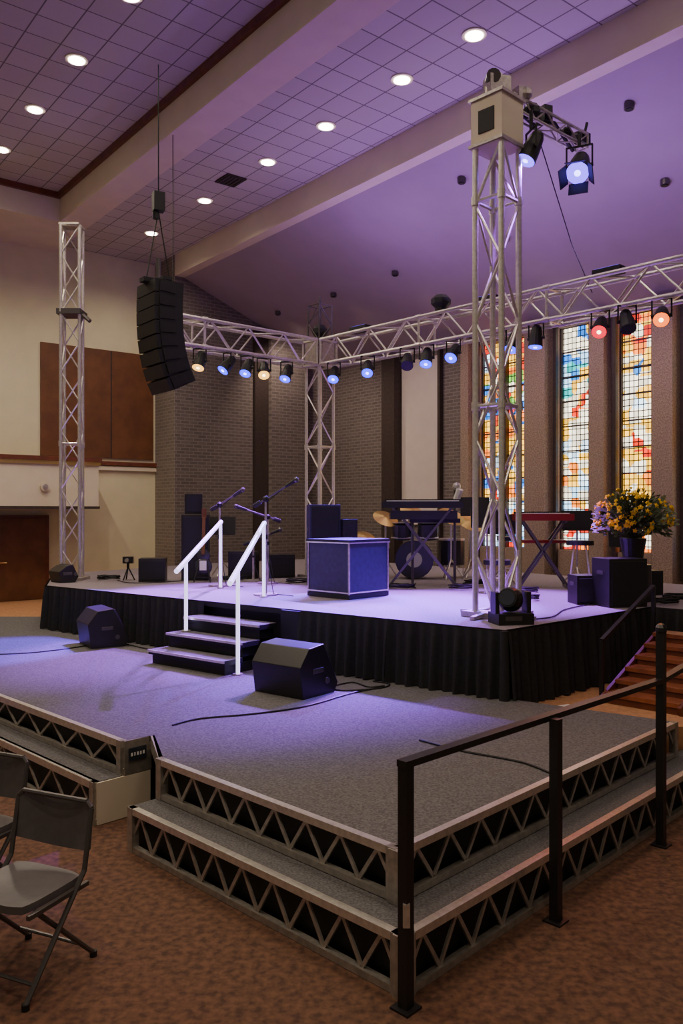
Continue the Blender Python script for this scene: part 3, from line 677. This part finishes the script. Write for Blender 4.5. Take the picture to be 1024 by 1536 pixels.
cable([(-3.0,9.9,z),(-3.6,9.3,z),(-4.6,9.2,z),(-5.6,9.6,z)])
cable([(.55,5.75,z),(.8,5.5,z),(1.15,5.25,z),(1.3,5.0,z)])
cable([(1.6,7.6,zs+.01),(2.0,7.8,zs+.01),(2.3,8.4,zs+.01),(2.7,8.9,zs+.01)])
cable([(-3.3,12.0,zs+.01),(-3.0,11.6,zs+.01),(-2.6,11.7,zs+.01),(-2.3,12.0,zs+.01)])

# flowers
b=MB(); fc=V((3.35,9.35,zs)); 
b.cyl(fc,fc+V((0,0,.42)),.2,'vase',n=18); b.cyl(fc+V((0,0,.42)),fc+V((0,0,.72)),.10,'vase',r2=.15,n=18)
cen=fc+V((0,0,.93))
for i in range(1500):
    u=random.random()*6.283; ph=math.acos(random.uniform(-.5,1)); rr=random.uniform(.35,1.0)
    d=V((math.sin(ph)*math.cos(u),math.sin(ph)*math.sin(u),math.cos(ph)*.8)); p=cen+V((d.x*.42,d.y*.38,d.z*.42))*rr
    s=d.orthogonal().normalized()*random.uniform(.015,.03); L=d*random.uniform(.05,.1)+V((random.uniform(-.03,.03),0,random.uniform(-.03,.03)))
    b.add([p-s*.2,p+L*.5+s,p+L,p+L*.5-s],[(0,1,2,3)],'leaf')
    if i%12==0: b.cyl(fc+V((0,0,.7)),p,.004,'leaf',n=4,cap=False)
for i in range(190):
    u=random.random()*6.283; ph=math.acos(random.uniform(-.4,1)); rr=random.uniform(.85,1.1)
    d=V((math.sin(ph)*math.cos(u),math.sin(ph)*math.sin(u),math.cos(ph)*.8)); p=cen+V((d.x*.42,d.y*.38,d.z*.42))*rr
    a_=d.orthogonal().normalized(); c2=d.cross(a_).normalized(); R=random.uniform(.028,.045)
    for k in range(5):
        t=k*1.2566; w_=a_*math.cos(t)+c2*math.sin(t); w2=a_*math.cos(t+.6)+c2*math.sin(t+.6); w3=a_*math.cos(t-.6)+c2*math.sin(t-.6)
        b.add([p,p+w2*R*.6+d*.01,p+w_*R+d*.006,p+w3*R*.6+d*.01],[(0,1,2,3)],'yellow')
    b.sph(p+d*.008,R*.45,'yellow',n=6,m=4)
b.finish('flower_arrangement')

# folding chairs
def chair(c,face,S_=.92,name='folding_chair'):
    c=V(c);f=V(face).normalized();s=V((-f.y,f.x,0));up=V((0,0,1))*S_;b=MB();w=.23
    for e in(-1,1):
        S=s*e*w
        b.tube([c+S-f*.22+up*.80,c+S-f*.17+up*.5,c+S+f*.20+up*.02],.013,'frame',n=8)
        b.tube([c+S*.9+f*.12+up*.42,c+S*.9-f*.26+up*.02],.012,'frame',n=8)
        b.cyl(c+S+f*.20,c+S+f*.20+up*.03,.018,'black'); b.cyl(c+S*.9-f*.26,c+S*.9-f*.26+up*.03,.018,'black')
        b.beam(c+S*.97-f*.2+up*.42,c+S*.97+f*.18+up*.42,.02,.02,'frame')
    b.cyl(c-s*w*.9-f*.2+up*.09,c+s*w*.9-f*.2+up*.09,.009,'frame'); b.cyl(c-s*w+f*.15+up*.09,c+s*w+f*.15+up*.09,.009,'frame')
    b.tube([c-s*w-f*.22+up*.80,c-s*(w-.03)-f*.225+up*.83,c+s*(w-.03)-f*.225+up*.83,c+s*w-f*.22+up*.80],.013,'frame',n=8)
    def pad(fn,nu,nv,th,k):
        top=[[fn(i/nu,j/nv) for j in range(nv+1)] for i in range(nu+1)]
        vs=[];fs=[]
        for sgn in(1,-1):
            for i in range(nu+1):
                for j in range(nv+1):
                    p,nrm=top[i][j]; vs.append(p+nrm*th*.5*sgn)
        W=nv+1;off=(nu+1)*W
        for i in range(nu):
            for j in range(nv):
                a=i*W+j; fs.append((a,a+W,a+W+1,a+1)); fs.append((a+off,a+off+1,a+off+W+1,a+off+W))
        for i in range(nu): 
            a=i*W; fs.append((a,a+off,a+off+W,a+W)); a=i*W+nv; fs.append((a,a+W,a+off+W,a+off))
        for j in range(nv):
            a=j; fs.append((a,a+1,a+off+1,a+off)); a=nu*W+j; fs.append((a,a+off,a+off+1,a+1))
        b.add(vs,fs,k)
    def seatf(u,v):
        x=(u-.5)*2;y=(v-.5)*2
        ww=.205*(1-.05*(y>0)*y*y)
        return c+s*x*ww*(1-.15*max(0,abs(y)-.7))+f*(y*.2*(1-.12*abs(x)**4))+up*(.445-.012*(1-x*x)*(1-y*y)),V((0,0,1))
    def backf(u,v):
        x=(u-.5)*2;y=v
        return c+s*x*.235-f*(.20+.04*(1-x*x)+.02*y)+up*(.56+.26*y*(1-.06*x**4)+.03*x**2*(1-y)),-f
    pad(seatf,10,10,.035,'seat'); pad(backf,12,6,.018,'seat')
    return b.finish(name,smooth=True)
chair((-1.50,3.80,0),(-.40,-.92,0)); chair((-2.08,4.50,0),(-.40,-.92,0))

# ---------------------------------------------------------------- camera, world
cd=bpy.data.cameras.new('camera'); cd.sensor_width=36; cd.lens=28.59; cd.clip_end=100
co=bpy.data.objects.new('camera',cd); co.location=(0,0,2.16); co.rotation_euler=(math.pi/2,0,0)
bpy.context.scene.collection.objects.link(co); bpy.context.scene.camera=co
w=bpy.data.worlds.new('world'); bpy.context.scene.world=w; w.use_nodes=True
w.node_tree.nodes['Background'].inputs[0].default_value=(.88,.74,.58,1); w.node_tree.nodes['Background'].inputs[1].default_value=.23
